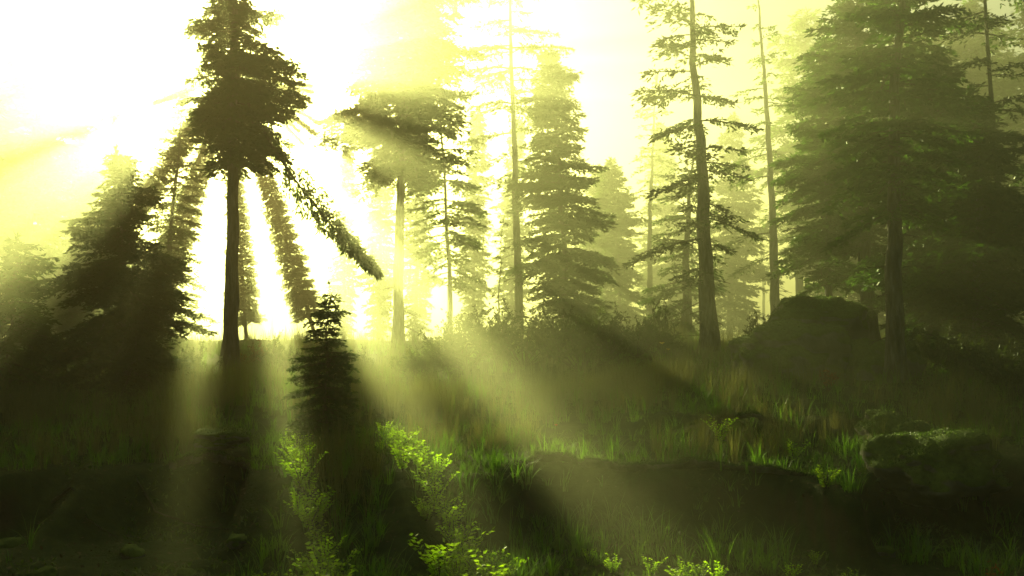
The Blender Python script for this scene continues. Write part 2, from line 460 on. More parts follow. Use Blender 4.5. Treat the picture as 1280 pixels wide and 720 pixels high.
hero('bushy_spruce', 'bushy spruce with a pointed top reaching down to the bushes, mid picture', 'spruce tree',
     707, 29, 62, 400, 62, 10, 20, G1, prof='round', sprig=.15, whorl=.22, nb=(6, 7), dens=1.3)
hero('sapling', 'tiny thin sapling between the bare stem and thin hazy conifer', 'sapling',
     623, 26, 275, 380, 14, 2.5, 21, G2, sprig=.08, whorl=.3, nb=(2, 4), gap=.3)
hero('tall_conifer', 'tall conifer with layered open boughs and a stout trunk left of the boulders', 'conifer tree',
     884, 22.5, -120, 335, 88, 23, 22, G1, prof='column', sprig=.15, whorl=.5, nb=(3, 5), gap=.12, dens=1.0, dead=14, droop=.28)
hero('bushy_spruce', 'bushy spruce half hidden behind the stout trunk with layered boughs', 'spruce tree',
     858, 29, 185, 410, 62, 15, 23, G1, prof='round', sprig=.14, whorl=.4, nb=(4, 6), gap=.1, dens=1.0, skew=-.2)
hero('hazy_conifer', 'hazy conifer trunk seen through the gap just left of the boulders', 'conifer tree',
     969, 31, -40, 310, 75, 14, 24, G1, sprig=.17, whorl=.8, nb=(3, 4), gap=.3, dens=.8, dead=16, mat='needles_light')
hero('dark_conifer', 'dark conifer whose thin trunk rises right behind the top boulder', 'conifer tree',
     1036, 23, 60, 350, 66, 11, 25, G1, prof='round', sprig=.15, whorl=.25, nb=(5, 7), dens=1.2)
hero('dark_conifer', 'dark conifer with a thick trunk behind the right end of the boulders', 'conifer tree',
     1086, 21.5, -100, 300, 80, 21, 26, G1, prof='round', sprig=.15, whorl=.25, nb=(5, 7), dens=1.2, dead=12)
hero('great_conifer', 'great dark conifer with a huge dense crown, its trunk in front of the boulders', 'conifer tree',
     1119, 16.5, -200, 262, 92, 25, 27, G1, prof='round', sprig=.14, whorl=.27, nb=(6, 7), dens=1.25, gap=.06, dead=18)
hero('dark_conifer', 'black shaded conifer just right of the great dark conifer', 'conifer tree',
     1166, 20, 60, 440, 95, 22, 28, G1, prof='round', sprig=.15, whorl=.21, nb=(6, 8), dens=1.2)
hero('dark_conifer', 'black shaded conifer filling the right edge below the thin upper trunk', 'conifer tree',
     1222, 18, 110, 450, 105, 20, 29, G1, prof='round', sprig=.14, whorl=.2, nb=(6, 8), dens=1.2)
hero('dark_conifer', 'tall conifer at upper right with a thin dark trunk and sparse boughs', 'conifer tree',
     1253, 19, -200, 380, 75, 11, 30, G1, prof='column', sprig=.13, whorl=.62, nb=(3, 4), gap=.3, dens=.9)

# hazy trees further back: four builds, copied
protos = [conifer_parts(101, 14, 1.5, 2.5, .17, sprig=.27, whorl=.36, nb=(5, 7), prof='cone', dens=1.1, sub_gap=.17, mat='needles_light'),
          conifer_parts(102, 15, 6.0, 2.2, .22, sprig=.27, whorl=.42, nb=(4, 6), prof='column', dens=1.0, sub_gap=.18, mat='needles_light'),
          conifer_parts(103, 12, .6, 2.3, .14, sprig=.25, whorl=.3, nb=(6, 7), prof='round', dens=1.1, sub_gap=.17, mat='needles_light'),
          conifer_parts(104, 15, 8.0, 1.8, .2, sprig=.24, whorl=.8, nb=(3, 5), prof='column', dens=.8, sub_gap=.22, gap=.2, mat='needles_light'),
          conifer_parts(105, 12, .5, .82, .12, sprig=.2, whorl=.22, nb=(5, 7), prof='column', dens=1.2, sub_gap=.14, mat='needles_light')]  # narrow build, added to block sun and leave gaps for shafts
PH = (14, 15, 12, 15, 12)
def top_at(px, D, k, top):      # scale that puts the tree's top on a row of the photo
    return (at(px, top, D).z - on_ground(px, D).z) / PH[k]
far = [(px, D, k, top_at(px, D, k, t)) for px, D, k, t in
       [(105, 35, 2, 215), (150, 34, 4, 175), (474, 42, 4, 130), (430, 42, 4, 185), (520, 44, 4, 110), (592, 42, 4, 140), (640, 46, 4, 150), (55, 40, 0, 130), (775, 42, 2, 200), (34, 37, 1, 10), (92, 40, 1, 40), (128, 42, 3, 40), (1000, 44, 1, 20)]]
far += [(22, 47, 1, 1), (98, 58, 0, 1.05), (745, 48, 2, .8), (-30, 40, 0, 1),
       (812, 44, 3, .9), (838, 60, 0, 1.1), (912, 50, 0, .95), (1008, 60, 1, 1), (1052, 40, 0, 1), (1100, 52, 1, 1),
       (1140, 36, 2, 1.1), (1182, 44, 0, 1), (1215, 34, 2, 1.1), (1262, 38, 1, .9), (1300, 30, 0, 1), (722, 80, 1, 1.0), (560, 85, 3, 1.1), (600, 95, 3, 1.1), (880, 85, 3, 1.1),
       (60, 90, 3, 1.1), (480, 90, 3, 1), (785, 90, 3, 1), (955, 85, 3, 1), (340, 90, 3, 1), (930, 70, 3, 1), (640, 75, 3, 1)]
rf = random.Random(5)
for px, D, k, s in far:
    side = 'left of the sun glow' if px < 300 else ('in the bright gaps mid picture' if px < 800 else 'behind the boulders and dark trees at right')
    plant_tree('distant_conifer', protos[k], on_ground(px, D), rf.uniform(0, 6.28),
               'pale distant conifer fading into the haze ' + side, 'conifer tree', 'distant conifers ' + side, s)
def leaning(label, ang, D, hw, dist0, zb, seed, name='shade_spruce', **k):
    '''an added spruce tilted to cast a dark wedge between sun shafts: ang degrees below the horizontal seen from the top, hw half angle of its crown'''
    c, s_ = math.cos(R(ang)), math.sin(R(ang))
    tip = at(SUN_PX + c * dist0, SUN_PY + s_ * dist0, D)
    px = SUN_PX + c / s_ * 340
    for _ in range(6):
        b = on_ground(px, D); row = HOR - (b.z - CAMZ) / D * F
        px = SUN_PX + c / s_ * (row - SUN_PY)
    d = tip - b; H = d.length
    parts = conifer_parts(seed, H, H * zb, H * (1 - zb) * math.tan(R(hw)), .0075 * H, prof='wedge', **k)
    r = plant_tree(name, parts, b, 0, label, 'conifer tree', 'spruces added to cast shade wedges')
    r.rotation_mode = 'QUATERNION'; r.rotation_quaternion = d.to_track_quat('Z', 'Y')
    return r
dk = dict(sprig=.26, whorl=.24, nb=(6, 7), dens=1.2, sub_gap=.15, droop=.12, mat='needles_light')  # spruces added in the glow, crowns shaped to shade wedges of haze
leaning('pale spruce added for shade, leaning slightly, in the glow right of the slim tall trunk', 72, 55, 3.8, 8, .12, 401, **dk)
leaning('pale upright spruce added for shade, directly behind the slim tall trunk', 86.5, 55, 3.7, 8, .1, 402, **dk)
leaning('pale spruce added for shade, leaning left of the slim tall trunk', 108.5, 55, 5, 8, .1, 403, **dk)
leaning('far pale spruce added for shade, leaning behind the broad dark young spruce', 125, 52, 4, 12, .1, 404, **dk)
def shade_boughs_tree(label, px, D, top, boughs, seed, tr=.2):
    """added spruce whose long boughs cast dark streaks between sun shafts; boughs = (degrees below the horizontal, from m, to m, half angle, depth offset)"""
    rng = np.random.default_rng(seed)
    b = on_ground(px, D); H = at(px, top, D).z - b.z; zs = at(SUN_PX, SUN_PY, D).z - b.z
    tm, cm, dm = conifer_parts(seed, H, zs + 1.0, 1.5, tr, sprig=.26, whorl=.4, nb=(5, 6), prof='column', dens=1, sub_gap=.18, mat='needles_light', bend=.02)
    root = plant_tree('shade_bough_spruce', (tm, cm, []), b, 0, label, 'conifer tree', 'conifers added for shade in the far glow')
    for ang, r0, r1, hw, dy in boughs:  # added boughs fan out from the sun to shade streaks of haze
        m_ = MB(); c, s_ = math.cos(R(ang)), -math.sin(R(ang)); ax = nrm(np.array([c, dy, s_])); L = r1
        o = np.array([0, 0, zs])
        up = nrm(np.cross(ax, [0, 1.0, 0])); sd_ = np.cross(ax, up)
        ss = np.linspace(0, 1, 9)
        tube(m_, o + np.outer(ss * L, ax) + np.outer(.03 * L * np.sin(ss * 3.1), up), .05 * (1 - .8 * ss) + .006, 5, 1, cap=False)
        n = int(900 * (r1 - r0) * math.tan(R(hw)) * (r1 + r0) / 2 + 250)
        u = np.sqrt(rng.uniform((r0 / r1) ** 2, 1, n)); wv = u * L * math.tan(R(hw)) * np.clip((1.03 - u) / .5, 0, 1) * (.8 + .4 * np.sin(u * 17 + ang))
        a = rng.uniform(0, 6.28, n); rr = wv * np.sqrt(rng.uniform(0, 1, n))
        p = o + np.outer(u * L, ax) + (rr * np.cos(a))[:, None] * up + (rr * np.sin(a) * 1.6)[:, None] * sd_
        d = nrm(ax * .8 + rng.normal(0, .55, (n, 3)) + np.array([0, 0, -.25]))
        diamonds(m_, p, d, nrm(np.cross(d, rng.normal(size=(n, 3)))), .24 * rng.uniform(.5, 1.3, n), .085, 0, .45)
        m_.build('bough', [M['needles_light'], M['twig']], root)
shade_boughs_tree('spruce added for shade with long drooping boughs, far in the glow straight behind the slim tall tree', 288, 50, 66,
            [(35.5, 1.0, 5.6, 3, .3), (22, 1.0, 5.4, 4.5, -.35), (4, 2.2, 4.4, .8, .4),
             (45.5, 2.2, 5.5, 1.6, .2), (41, 2.4, 5.5, .7, -.2), (29.5, 2.4, 5.6, 1.0, .1), (15.5, 2.4, 5, 1.2, -.2), (58.5, 2.2, 5.4, .8, .1), (128, 2.2, 5.2, 1.2, -.1), (139, 1.0, 5, 4, .3), (153, 1.2, 4.6, 4, -.3), (116, 1.5, 5.5, 2.4, .2)], 407)

# the wood goes on beside and behind the viewpoint and shades it
for x, y, k, s in [(-13, 14, 2, .7), (-17, 24, 0, 1), (-22, 34, 1, 1), (14, 13, 2, .9), (18, 24, 0, 1), (24, 33, 1, 1),
                   (-7, 5, 2, 1.05), (7.5, 6, 2, 1.05), (-4, -2, 2, 1.1), (3.5, -3, 2, 1.1), (-11, 9, 2, 1.1), (11, 8.5, 2, 1.1), (0, -7, 0, 1), (-9, -1, 0, 1), (9, 0, 0, 1),
                   (-6, -10, 2, 1.2), (6, -10, 2, 1.2), (-14, 4, 0, 1.05), (14.5, 3, 0, 1.05), (13, -7, 2, 1.2), (-13, -7, 2, 1.2), (0, -15, 2, 1.2)]:
    plant_tree('neighbouring_conifer', protos[k], (x, y, ground(x, y)), rf.uniform(0, 6.28),
               'conifer standing outside the edge of the view', 'conifer tree', 'conifers beside the view', s)

# ------------------------------------------------------------------ shrubs
def shrub_parts(seed, W, H, n, leaf, lm='shrub', stems=14, spiky=.5):
    rng = np.random.default_rng(seed); st = MB(); lf = MB()
    tips = []
    for k in range(stems):
        a = rng.uniform(0, 6.28); r = rng.uniform(.1, 1) ** .6; h = H * (1 - .55 * r ** 2) * rng.uniform(.7, 1.15)
        s = np.linspace(0, 1, 6)
        P = np.stack([W * r * math.cos(a) * s ** .8, W * r * math.sin(a) * s ** .8, h * s], -1) + rng.normal(0, .02, (6, 3)) * s[:, None]
        tube(st, P, .012 * (1 - .7 * s), 4, 0, cap=False)
        for _ in range(4):
            q0 = P[rng.integers(2, 5)]; d = nrm(rng.normal(0, .6, 3) + np.array([0, 0, .9])); l = H * rng.uniform(.2, .45)
            P2 = q0 + np.outer(np.linspace(0, 1, 4) * l, d)
            tube(st, P2, [.006, .005, .004, .002], 3, 0, cap=False); tips.append((q0, d, l))
        tips.append((P[2], P[5] - P[2], 1.0))
    per = n // len(tips)
    for q0, d, l in tips:
        u = rng.uniform(0, 1.05, per)[:, None]
        base = q0 + d * l * u + rng.normal(0, leaf * .25, (per, 3))
        dd = nrm(nrm(np.asarray(d)) * spiky + rng.normal(0, .6, (per, 3)))
        diamonds(lf, base, dd, nrm(np.cross(dd, rng.normal(size=(per, 3)))), leaf * rng.uniform(.6, 1.3, per), leaf * .42, 0, .5)
    return st.mesh('stems', [M['twig']]), lf.mesh('foliage', [M[lm]])

def place2(name, parts, loc, rz, s, label, cat, group, names=('stems', 'foliage'), tilt=0):
    r = empty(name, loc, rz); r.scale = (s, s, s); tag(r, label, cat, group); r.rotation_euler = (tilt, 0, rz)
    for p, nm in zip(parts, names):
        if p: link(bpy.data.objects.new(nm, p), r)
    return r

SH = [shrub_parts(s, .75, .85, 1800, .07) for s in (201, 202)] + [shrub_parts(203, .35, .55, 700, .06, 'shrub', 10, 1.6)]
shr = [(548, 19, 0, .9), (585, 20, 1, 1.5), (618, 21.5, 0, 1.6), (655, 20.5, 1, 1.5), (690, 21, 0, 1.6), (728, 20, 1, 1.5), (762, 21, 0, 1.35), (795, 20.5, 1, 1.0),
       (822, 22, 2, 1.9), (838, 21, 0, .7), (325, 21, 1, .9), (350, 19.5, 2, 1.4), (372, 20, 1, .7), (455, 20, 2, 1.0), (520, 18.5, 1, .8), (245, 19, 1, .8),
       (60, 18, 0, .9), (100, 19, 1, 1), (1150, 17.5, 0, 1), (1190, 17, 1, 1.1), (1240, 16, 0, 1), (1275, 15, 1, 1)]
spots_txt = ['beside the trunk of the broad pale crowned tree', 'left end of the dark bush bank mid picture', 'on the bush bank under the tiny sapling',
             'at the foot of the pale bare stem', 'in front of the bushy pointed spruce', 'right below the bushy pointed spruce',
             'in the right half of the bush bank', 'at the sloping right end of the bush bank', 'upright and feathery against the glow left of the stout trunk',
             'low, touching the stout trunk from the left', 'right of the slim tall trunk', 'feathery, above the small dark spruce', 'low, against the brightest gap',
             'feathery, just left of the broad pale crowned tree', 'low, right of the second trunk from the left', 'left of the slim tall trunk',
             'right of the spruce cut by the left edge', 'under the broad dark young spruce at its left', 'just right of the great conifer trunk',
             'in deep shade, second right of the great conifer trunk', 'in deep shade near the right edge', 'cut by the right edge in deep shade']
for (px, D, k, s), tx in zip(shr, spots_txt):
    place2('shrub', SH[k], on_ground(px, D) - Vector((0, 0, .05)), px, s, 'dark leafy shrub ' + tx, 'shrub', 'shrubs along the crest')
for px, D, z, tx in [(945, 19.2, .85, 'left shoulder of the big boulder'), (972, 19.6, 1.0, 'notch between the big boulder and the top boulder')]:
    b = on_ground(px, D); b.z = at(px, 418 if px < 960 else 408, D).z
    place2('heather_tuft', SH[2], b - Vector((0, 0, .12)), px, .9, 'spiky heather tuft on the ' + tx, 'heather', 'heather on the boulders')

# ------------------------------------------------------------------ boulders and logs
def boulder_mesh(name, seed, sx, sy, sz, mat, amp=.42, lvl=5):
    import bmesh
    bm = bmesh.new(); bmesh.ops.create_icosphere(bm, subdivisions=lvl, radius=1)
    off = Vector((seed * 7.3, seed * 3.1, seed * 1.7))
    for v in bm.verts:
        p = v.co.copy(); n = p.normalized()
        d = amp * noise.noise(p * 1.1 + off) + amp * .5 * noise.noise(p * 2.3 + off) + amp * .22 * noise.noise(p * 5 + off) + amp * .09 * noise.noise(p * 12 + off)
        c = noise.cell(Vector((math.floor((p.x + off.x) * 1.3), math.floor((p.y + off.y) * 1.3), math.floor((p.z + off.z) * 1.3))))
        q = n * (1 + d)
        q = Vector([math.copysign(abs(a) ** .93, a) for a in q])
        v.co = Vector((q.x * sx, q.y * sy, q.z * sz))
    me = bpy.data.meshes.new(name); bm.to_mesh(me); bm.free()
    for p in me.polygons: p.use_smooth = True
    me.materials.append(mat); return me

def boulder(label, px, py, D, wpx, hpx, seed, depth=None, moss=True, rz=0):
    """centre pixel, size in px"""
    c = at(px, py, D); sx = wpx / F * D / 2; sz = hpx / F * D / 2; sy = depth or sx * .8
    r = empty('boulder', (c.x, c.y, c.z), rz); tag(r, label, 'boulder', 'mossy boulders')
    me = boulder_mesh('rock', seed, sx, sy, sz, M['stone']); link(bpy.data.objects.new('rock', me), r)
    if moss:
        rng = np.random.default_rng(seed); co = np.array([v.co for v in me.vertices]); no_ = np.array([v.normal for v in me.vertices])
        k = np.where(no_[:, 2] > .45)[0]; n = int(9000 * sx * sy)
        i = rng.choice(k, n); b = co[i] + rng.normal(0, .02, (n, 3)) * [1, 1, .1]
        d = nrm(no_[i] + rng.normal(0, .5, (n, 3))); mbm = MB()
        diamonds(mbm, b - d * .01, d, nrm(np.cross(d, rng.normal(size=(n, 3)))), rng.uniform(.015, .05, n), .012, 0, .4)
        mbm.build('moss', M['moss_blade'], r)
    return r
boulder('big wide mossy boulder at the bottom of the stack', 1003, 455, 18.5, 172, 100, 3, 1.2)
boulder('smaller rounded boulder lying on top of the big one', 1020, 408, 19.2, 104, 72, 5, .9)
boulder('mossy boulder leaning between the big one and the great conifer trunk', 1098, 470, 17.6, 84, 92, 7, .9)
boulder('grey topped mossy boulder by the right side foreground hollow', 1172, 586, 10.8, 165, 92, 9, .7)
boulder('low mossy rock behind the grey topped foreground boulder', 1118, 545, 12.2, 80, 52, 10, .5)
boulder('small pale rock on the left bank among grass', 275, 548, 11.5, 60, 26, 12, .3)

def log_thing(name, label, pts, r0, seed, cat='fallen log', group=None, mossy=True, mat='log'):
    rng = np.random.default_rng(seed)
    P = np.array([tuple(p) for p in pts]); n = 60
    t = np.linspace(0, len(P) - 1, n); i = np.minimum(t.astype(int), len(P) - 2); f = (t - i)[:, None]
    f = f * f * (3 - 2 * f) * .5 + f * .5
    Q = P[i] * (1 - f) + P[i + 1] * f
    Q += np.array([[noise.noise(Vector((a * .35, seed, k))) for k in range(3)] for a in range(n)]) * r0 * .7
    rad = r0 * (1 - .5 * np.linspace(0, 1, n)) * (1 + .25 * np.array([noise.noise(Vector((a * .5, seed, 9))) for a in range(n)]))
    rad[0] *= .6; rad[-1] *= .3
    root = empty(name, tuple(Q[0])); tag(root, label, cat, group)
    mb = MB(); tube(mb, Q - Q[0], rad, 14, 0, rng, .07); wood = mb.build('wood', M[mat], root, True)
    if mossy:
        k = 2600; a = rng.integers(1, n - 1, k); th = rng.normal(np.pi / 2, .7, k)
        tan = nrm(np.gradient(Q, axis=0))[a]; side = nrm(np.cross(tan, [0, 0, 1.0])); up = np.cross(side, tan)
        d = np.cos(th)[:, None] * side + np.sin(th)[:, None] * up
        b = Q[a] - Q[0] + d * rad[a][:, None] * .95 + tan * rng.uniform(-.05, .05, (k, 1))
        dd = nrm(d + rng.normal(0, .5, (k, 3))); mm = MB()
        diamonds(mm, b, dd, nrm(np.cross(dd, rng.normal(size=(k, 3)))), rng.uniform(.015, .045, k), .012)
        mm.build('moss', M['moss_blade'], root)
    return root
def led(px, py, D=None):
    D = D or 10.6
    return at(px, py, D)
def rim(px, dz=.03):
    D = 10.6
    for _ in range(4): D = ledge_y((px - 640) / F * D)
    x = (px - 640) / F * D
    return Vector((x, D, ground(x, D + .12) + dz))
log_thing('fallen_log', 'long mossy log along the rim of the dark hollow', [rim(652, -.35), rim(662, -.1), rim(674, .05), rim(730), rim(800), rim(870), rim(940), rim(1000, 0), rim(1060, -.05)], .075, 1)
def gp(px, D, dz=.04):
    p = on_ground(px, D); p.z += dz; return p
log_thing('fallen_log', 'shorter mossy log on the grassy slope above the hollow', [gp(838, 12.9), gp(880, 13.1, .12), gp(940, 13.1, .12), gp(1005, 12.9, .02)], .06, 2)
log_thing('fallen_log', 'weathered log half sunk in the bank below the slim tall tree', [gp(215, 10.9, .02), gp(260, 11.3), gp(310, 11.4, .08), gp(372, 11.0, .0)], .07, 3)
log_thing('fallen_branch', 'thin arched bare branch at the bottom right of the hollow', [gp(1010, 7.6, 0), gp(1035, 7.7, .12), gp(1065, 7.7, .1), gp(1095, 7.5, -.02)], .014, 4, 'branch', 'fallen branches', False, 'twig')
log_thing('fallen_branch', 'pale crooked branch lying in the bottom left corner', [gp(-10, 7.7, .03), gp(20, 7.8, .06), gp(45, 7.65, .03), gp(75, 7.8, .02)], .015, 5, 'branch', 'fallen branches', False, 'twig')

# ------------------------------------------------------------------ grass and ground cover (uncountable)
def blades(mb, rng, base, n_per, hgt, spread, wdt, m=0, curve=.5, seg=3):
    """tufts: base (k,3), arched blades made of seg quads narrowing to a tip"""
    k = len(base); idx = np.repeat(np.arange(k), n_per); n = len(idx)
    hh = (hgt if np.ndim(hgt) == 0 else np.asarray(hgt)[idx]) * rng.uniform(.45, 1.1, n)
    a = rng.uniform(0, 6.28, n); out = np.stack([np.cos(a), np.sin(a), np.zeros(n)], -1)
    b = base[idx] + out * rng.uniform(0, spread, n)[:, None]
    side = np.stack([-np.sin(a + rng.normal(0, .8, n)), np.cos(a), np.zeros(n)], -1); side = nrm(side)
    cv = rng.uniform(.1, 1, n) * curve
    rows = []
    for s in range(seg + 1):
        t = s / seg
        c = b + out * (hh * cv * t ** 1.8)[:, None] + np.outer(hh * (t - .25 * cv * t ** 3), [0, 0, 1])
        wd = wdt * (1 - t ** 1.5) * .5 + .0006
        rows.append(c + side * wd); rows.append(c - side * wd)
    v = np.stack(rows, 1); m0 = 2 * (seg + 1)
    f = np.array([[2 * s, 2 * s + 1, 2 * s + 3, 2 * s + 2] for s in range(seg)])
    q = (np.arange(n)[:, None, None] * m0 + f[None]).reshape(-1, 4)
    mb.add(v.reshape(-1, 3), q, None, m)

def scatter(rng, n, dlo, dhi, plo=-60, phi=1340, power=1.0, accept=None):
    out = []
    while len(out) < n:
        D = dlo + (dhi - dlo) * rng.uniform() ** power; px = rng.uniform(plo, phi)
        x = (px - 640) / F * D
        if accept and not accept(px, D, x): continue
        out.append((x, D, ground(x, D)))
    return np.array(out)
rng = np.random.default_rng(77)
def in_strip(px, D):
    a = math.degrees(math.atan2(HOR + CAMZ * 1100 / D - 92, px - 288)) if px > 288 else 90
    return 7 < D < 13.5 and (65.0 < a < 69.5 or 77.0 < a < 82.5)
def acc_grass(px, D, x):
    if in_strip(px, D) and rng.uniform() > .35: return False
    ly = ledge_y(x)
    nz = noise.noise(Vector((x * .7, D * .7, 3)))
    if D < ly and (px < 345): return nz > .28            # bare earth bottom left
    if D < ly and px > 690: return nz > .08
    if ly - .1 < D < ly + .1 and nz < .1: return False
    return nz > -.32
mb = MB()
B = scatter(rng, 5200, 7.2, 30, accept=acc_grass, power=1.15)
hs = .14 + .3 * rng.uniform(size=len(B)) ** 2
blades(mb, rng, B, 10, hs, .07, .0125, 0, .8)
tag(mb.build('grass', M['grass']), 'green forest grass growing over the slope', 'grass', kind='stuff')
def acc_crest(px, D, x): return noise.noise(Vector((x * .8, D * .8, 21))) > -.1
def acc_dry(px, D, x):
    if D < ledge_y(x) + .15 or in_strip(px, D): return False
    return noise.noise(Vector((x * .5, D * .5, 8))) > -.02
mb = MB()
B = scatter(rng, 1500, 10.8, 24, accept=acc_dry)
blades(mb, rng, B, 22, .34 + .22 * rng.uniform(size=len(B)), .07, .006, 0, .35)
B = scatter(rng, 420, 23, 29.5, plo=180, accept=acc_crest)
blades(mb, rng, B, 18, .35 + .5 * rng.uniform(size=len(B)), .16, .012, 0, .4)
for cx, cd, rx, n in [(250, 15, 60, 60), (225, 12.2, 50, 50), (40, 14, 60, 50), (535, 15, 45, 70), (470, 16, 30, 30), (680, 15, 50, 60), (770, 16, 60, 70), (850, 17, 40, 40), (930, 15, 50, 30), (1180, 14, 60, 40), (430, 10, 40, 30)]:
    pc = np.stack([rng.normal(cx, rx * .5, n), rng.normal(cd, .6, n)], -1)
    B = np.array([((a - 640) / F * b, b, ground((a - 640) / F * b, b)) for a, b in pc])
    blades(mb, rng, B, 20, .4 + .3 * rng.uniform(size=n), .08, .008, 0, .45)
tag(mb.build('tall_dry_grass', M['dry_grass']), 'pale tall seed grass standing in clumps on the slope', 'tall grass', kind='stuff')
# moss, litter and low leaves on the floor
mb = MB()
B = scatter(rng, 26000, 6.8, 22, accept=lambda px, D, x: noise.noise(Vector((x * .9, D * .9, 15))) > (-.05 if D > ledge_y(x) else .12))
d = nrm(rng.normal(0, .7, B.shape) + np.array([0, 0, .7]))
diamonds(mb, B + np.array([0, 0, .005]), d, nrm(np.cross(d, rng.normal(size=B.shape))), rng.uniform(.03, .1, len(B)), rng.uniform(.015, .035, len(B)))
tag(mb.build('ground_cover', M['moss_blade']), 'low moss and creeping leaves on the forest floor', 'ground cover', kind='stuff')
mb = MB()
B = scatter(rng, 9000, 6.8, 13, accept=lambda px, D, x: px < 500 or px > 680)
d = nrm(rng.normal(0, 1, B.shape) * [1, 1, .25])
diamonds(mb, B + np.array([0, 0, .01]), d, nrm(np.cross(d, rng.normal(0, .4, B.shape) + [0, 0, 1])), rng.uniform(.02, .06, len(B)), rng.uniform(.01, .03, len(B)))
M['litter'] = leaf_mat('dead leaves', (.05, .03, .018), (.12, .07, .04), .25, (1.2, 1, .6), 8)
tag(mb.build('leaf_litter', M['litter']), 'fallen brown leaves and needles on bare earth', 'leaf litter', kind='stuff')

# ------------------------------------------------------------------ countable plants
def leafy_parts(seed, H=.42, n=9, leaf=.085):
    rng = np.random.default_rng(seed); st = MB(); lf = MB()
    for k in range(n):
        a = rng.uniform(0, 6.28); lean = rng.uniform(.15, .75); s = np.linspace(0, 1, 6); h = H * rng.uniform(.6, 1.1)
        P = np.stack([h * lean * math.cos(a) * s ** 1.3, h * lean * math.sin(a) * s ** 1.3, h * s - .15 * h * lean * s ** 3], -1)
        tube(st, P, .004 * (1 - .6 * s), 4, 0, cap=False)
        m_ = 17; u = np.linspace(.15, 1, m_)
        b = np.stack([np.interp(u, s, P[:, c]) for c in range(3)], -1)
        sg = np.where(np.arange(m_) % 2 == 0, 1, -1)
        side = np.array([-math.sin(a), math.cos(a), 0])
        d = nrm(np.outer(sg, side) * .8 + np.array([math.cos(a), math.sin(a), .35]) * .5 + rng.normal(0, .25, (m_, 3)))
        diamonds(lf, b, d, nrm(np.cross(d, np.array([0, .8, .6]) + rng.normal(0, .7, (m_, 3)))), leaf * rng.uniform(.6, 1.15, m_), leaf * .42, 0, .42)
    return st.mesh('stems', [M['twig']]), lf.mesh('leaves', [M['leaf']])
def tuft_parts(seed, H=.32, n=60, w=.011, mat='grass'):
    rng = np.random.default_rng(seed); lf = MB()
    blades(lf, rng, np.zeros((1, 3)), n, H, .05, w, 0, .9, 5)
    return (lf.mesh('blades', [M[mat]]),)
LP = [leafy_parts(301, .33, 15, .055), leafy_parts(302, .4, 15, .065), leafy_parts(303, .24, 14, .045)]
TP = [tuft_parts(311), tuft_parts(312, .42, 80, .012)]
plants = [(385, 10.6, 0, 1.0), (378, 9.6, 1, 1), (398, 9.1, 0, 1.1), (375, 11.4, 2, 1.1), (410, 8.5, 2, 1.2), (395, 8.2, 1, .8), (420, 7.9, 0, .9),
          (365, 12.2, 2, 1), (480, 13, 2, 1), (500, 11.9, 0, 1), (515, 11.0, 2, 1.2), (530, 10.2, 0, 1), (545, 9.6, 1, .9), (562, 9.1, 0, 1), (580, 8.7, 1, 1),
          (572, 8.1, 2, 1.3), (600, 8.2, 0, 1.1), (615, 7.8, 1, 1), (590, 7.6, 0, 1),
          (735, 9.0, 2, .6), (765, 8.5, 2, .7), (812, 8.3, 0, .6), (850, 7.9, 0, .75), (872, 8.3, 2, .7), (895, 8.1, 2, .8), (985, 8.4, 2, .7), (1015, 8.9, 2, .6),
          (1060, 8.1, 2, .7), (1240, 8.1, 2, .7), (330, 8.0, 2, 1), (900, 12.4, 1, .9), (990, 11.3, 0, .9), (1030, 9.5, 2, 1)]
pr = random.Random(9)
plants += [(px + pr.uniform(-26, 26), D + pr.uniform(-.35, .35), pr.choice((0, 1, 2, 2)), s * pr.uniform(.5, .9)) for px, D, v, s in plants[:19]]
plants += [(402, 8.7, 0, .9), (388, 8.9, 1, .8), (410, 8.1, 1, 1.0), (392, 7.8, 0, .9), (376, 10.1, 1, .8), (370, 10.9, 0, .8), (415, 7.6, 1, .9),
           (508, 11.4, 1, .9), (522, 10.6, 0, .9), (538, 9.9, 1, .9), (553, 9.3, 0, .9), (548, 10.3, 2, 1), (570, 8.9, 0, .9), (585, 8.3, 1, .9), (490, 12.4, 0, .9), (534, 9.2, 2, 1),
           (603, 8.6, 2, 1), (620, 8.2, 0, .8), (560, 8.5, 2, 1)]
for k, (px, D, v, s) in enumerate(plants):
    if px < 440: tx = 'leafy green plant in the sunlit strip beside the small dark spruce'; gr = 'leafy plants of the left sunlit strip'
    elif px < 640: tx = 'leafy green plant in the long sunlit strip right of the small dark spruce'; gr = 'leafy plants of the middle sunlit strip'
    else: tx = 'leafy green plant in the shaded right half of the foreground'; gr = 'leafy plants of the right foreground'
    if px == 330: tx = 'low leafy plant at the foot of the bare earth slope'; gr = 'leafy plants of the left sunlit strip'
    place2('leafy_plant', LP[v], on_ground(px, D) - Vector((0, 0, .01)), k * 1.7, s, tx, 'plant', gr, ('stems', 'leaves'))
tf = [(648, 7.8, 1, 1, 'bright arching grass tuft at the bottom edge mid picture'), (620, 8.1, 0, .9, 'smaller grass tuft left of the bright arching tuft'),
      (860, 7.6, 0, 1, 'grass tuft among the shaded leafy plants at bottom right'), (895, 13.6, 1, 1, 'grass tuft on the slope above the shorter mossy log'),
      (988, 11.4, 0, 1.1, 'grass tuft just above the long rim log at its right part'), (430, 8.6, 1, 1, 'dark grass tuft right of the left sunlit strip'),
      (1248, 13, 1, 1.2, 'grass tuft by the right edge behind the grey topped boulder')]
for k, (px, D, v, s, tx) in enumerate(tf):
    place2('grass_tuft', TP[v], on_ground(px, D), k, s, tx, 'grass tuft', 'single grass tufts', ('blades',))

